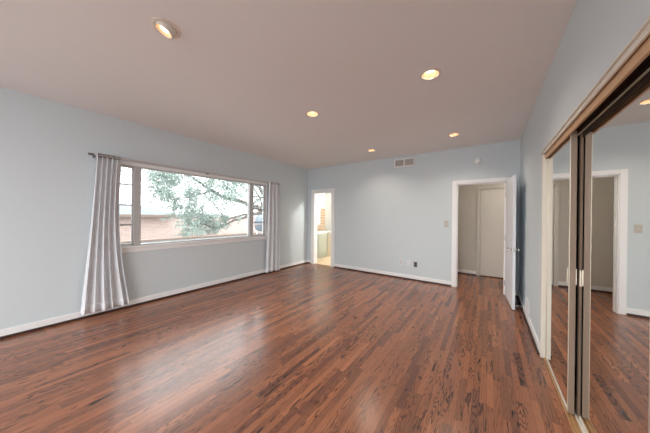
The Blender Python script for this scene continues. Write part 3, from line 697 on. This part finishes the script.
# oak tree
tr = thing('oak_tree', 'spreading grey green tree whose crooked limbs reach across the wide window view', 'tree', (-9.8, 9.2, GZ))
def T(x, y, z): return (x+9.8, y-9.2, z-GZ)
rnd = random.Random(21)
bm = bmesh.new(); tube(bm, [T(-9.8, 9.2, GZ), T(-9.75, 9.15, -0.3), T(-9.7, 9.0, 0.7), T(-9.6, 8.7, 1.5)], [0.34, 0.26, 0.23, 0.20], 12); obj('trunk', bm, M_BARK, tr, True)
limbs = [
 ([(-9.6, 8.7, 1.4), (-9.5, 7.9, 1.72), (-9.5, 7.1, 1.80), (-9.5, 6.75, 1.98), (-9.5, 6.3, 2.06), (-9.5, 5.7, 2.15), (-9.4, 5.1, 2.38), (-9.2, 4.4, 2.7), (-9.0, 3.7, 2.9)], [0.19, 0.15, 0.12, 0.10, 0.085, 0.07, 0.055, 0.04, 0.02]),
 ([(-9.6, 8.8, 1.1), (-9.5, 7.8, 1.50), (-9.5, 7.1, 1.44), (-9.5, 6.7, 1.24), (-9.5, 6.3, 1.16), (-9.5, 6.0, 1.05), (-9.5, 5.7, 0.90), (-9.4, 5.3, 0.80), (-9.3, 4.9, 0.92), (-9.1, 4.4, 1.1), (-8.9, 3.9, 1.0)], [0.13, 0.10, 0.075, 0.06, 0.055, 0.05, 0.045, 0.04, 0.035, 0.025, 0.012]),
 ([(-9.5, 7.3, 1.50), (-9.4, 6.6, 1.40), (-9.4, 6.2, 1.28), (-9.4, 5.9, 1.20), (-9.4, 5.6, 1.38), (-9.4, 5.3, 1.70), (-9.3, 5.0, 2.0)], [0.06, 0.05, 0.045, 0.035, 0.03, 0.025, 0.015]),
 ([(-9.6, 8.7, 1.4), (-9.4, 8.0, 2.3), (-9.2, 7.2, 2.9), (-9.2, 6.3, 3.3), (-9.2, 5.2, 3.4), (-9.2, 4.2, 3.3)], [0.17, 0.12, 0.09, 0.07, 0.05, 0.03]),
 ([(-9.5, 7.9, 1.7), (-9.3, 7.5, 2.2), (-9.3, 7.2, 2.6), (-9.2, 6.9, 3.1)], [0.07, 0.05, 0.04, 0.02]),
 ([(-9.5, 7.1, 1.8), (-9.4, 7.4, 2.15), (-9.4, 7.8, 2.3), (-9.3, 8.1, 2.7)], [0.05, 0.04, 0.03, 0.02]),
 ([(-9.5, 7.6, 1.6), (-9.3, 7.3, 1.95), (-9.3, 7.6, 2.4), (-9.2, 7.3, 2.75)], [0.045, 0.035, 0.03, 0.015]),
 ([(-9.4, 5.1, 2.38), (-9.2, 4.6, 2.2), (-9.1, 4.0, 2.0), (-8.9, 3.4, 1.9)], [0.04, 0.03, 0.02, 0.01]),
]
for pts, rad in limbs:
    P = []; Rr = []
    for i in range(len(pts)-1):
        for s_ in range(4):
            f = s_/4; a_, b_ = Vector(pts[i]), Vector(pts[i+1]); j = 0.02 if s_ else 0
            P.append(T(*(a_.lerp(b_, f)+Vector((rnd.uniform(-j, j), rnd.uniform(-j, j), rnd.uniform(-j, j)))))); Rr.append(rad[i]*(1-f)+rad[i+1]*f)
    P.append(T(*pts[-1])); Rr.append(rad[-1])
    bm = bmesh.new(); tube(bm, P, Rr, 8); obj('branch', bm, M_BARK, tr, True)
# foliage : sprays of small leaves around the limbs
cl = []
def cluster(y, z, r, n, x=-9.2): cl.append((x, y, z, r, n))
for (y, z, r, n) in [(2.9, 2.85, .3, 330), (2.95, 2.4, .26, 220), (3.1, 2.05, .2, 160), (7.3, 2.0, .3, 120), (3.2, 2.75, .30, 420), (3.35, 2.35, .28, 420), (3.25, 2.0, .22, 260), (3.1, 3.1, .35, 380), (3.9, 2.9, .40, 500), (4.0, 2.4, .38, 480), (3.9, 1.9, .35, 420), (4.2, 1.5, .38, 520),
     (4.4, 1.05, .38, 620), (4.15, 0.75, .28, 420), (4.7, 1.35, .35, 480), (4.9, 0.95, .26, 380), (4.6, 2.0, .38, 420), (4.8, 2.6, .42, 560), (5.0, 3.1, .42, 520), (5.5, 2.7, .42, 560), (5.9, 3.1, .42, 520),
     (5.4, 2.2, .32, 360), (6.2, 2.7, .40, 480), (6.7, 2.9, .40, 420), (5.9, 2.35, .32, 360), (5.3, 1.75, .28, 260), (5.5, 1.3, .24, 240), (6.6, 2.4, .32, 280), (7.1, 3.2, .4, 320), (4.3, 3.3, .4, 420), (3.7, 3.4, .4, 340), (5.4, 0.95, .18, 200), (6.0, 1.9, .25, 140), (3.65, 1.55, .2, 160), (1.9, 2.9, .28, 160), (1.7, 2.7, .22, 140)]:
    cluster(y, z, r, n)
bm = bmesh.new()
for (x, y, z, r, n) in cl:
    subs = [(rnd.gauss(0, 0.8)*r, rnd.gauss(0, 0.85)*r, rnd.gauss(0, 0.85)*r) for _ in range(26)]
    for _ in range(int(n*2.6)):
        s_ = rnd.choice(subs); q = 0.24*r
        p = Vector(T(x+s_[0]+rnd.gauss(0, q), y+s_[1]+rnd.gauss(0, q), z+s_[2]+rnd.gauss(0, q)))
        d = Vector((rnd.uniform(-1, 1), rnd.uniform(-1, 1), rnd.uniform(-1, .6))).normalized(); e_ = d.cross(Vector((rnd.uniform(-1, 1), rnd.uniform(-1, 1), rnd.uniform(-1, 1)))).normalized()
        l_ = rnd.uniform(0.028, 0.05); w_ = l_*0.38
        vs = [bm.verts.new(p-d*l_), bm.verts.new(p+e_*w_), bm.verts.new(p+d*l_), bm.verts.new(p-e_*w_)]; bm.faces.new(vs)
obj('foliage', bm, M_LEAF, tr)
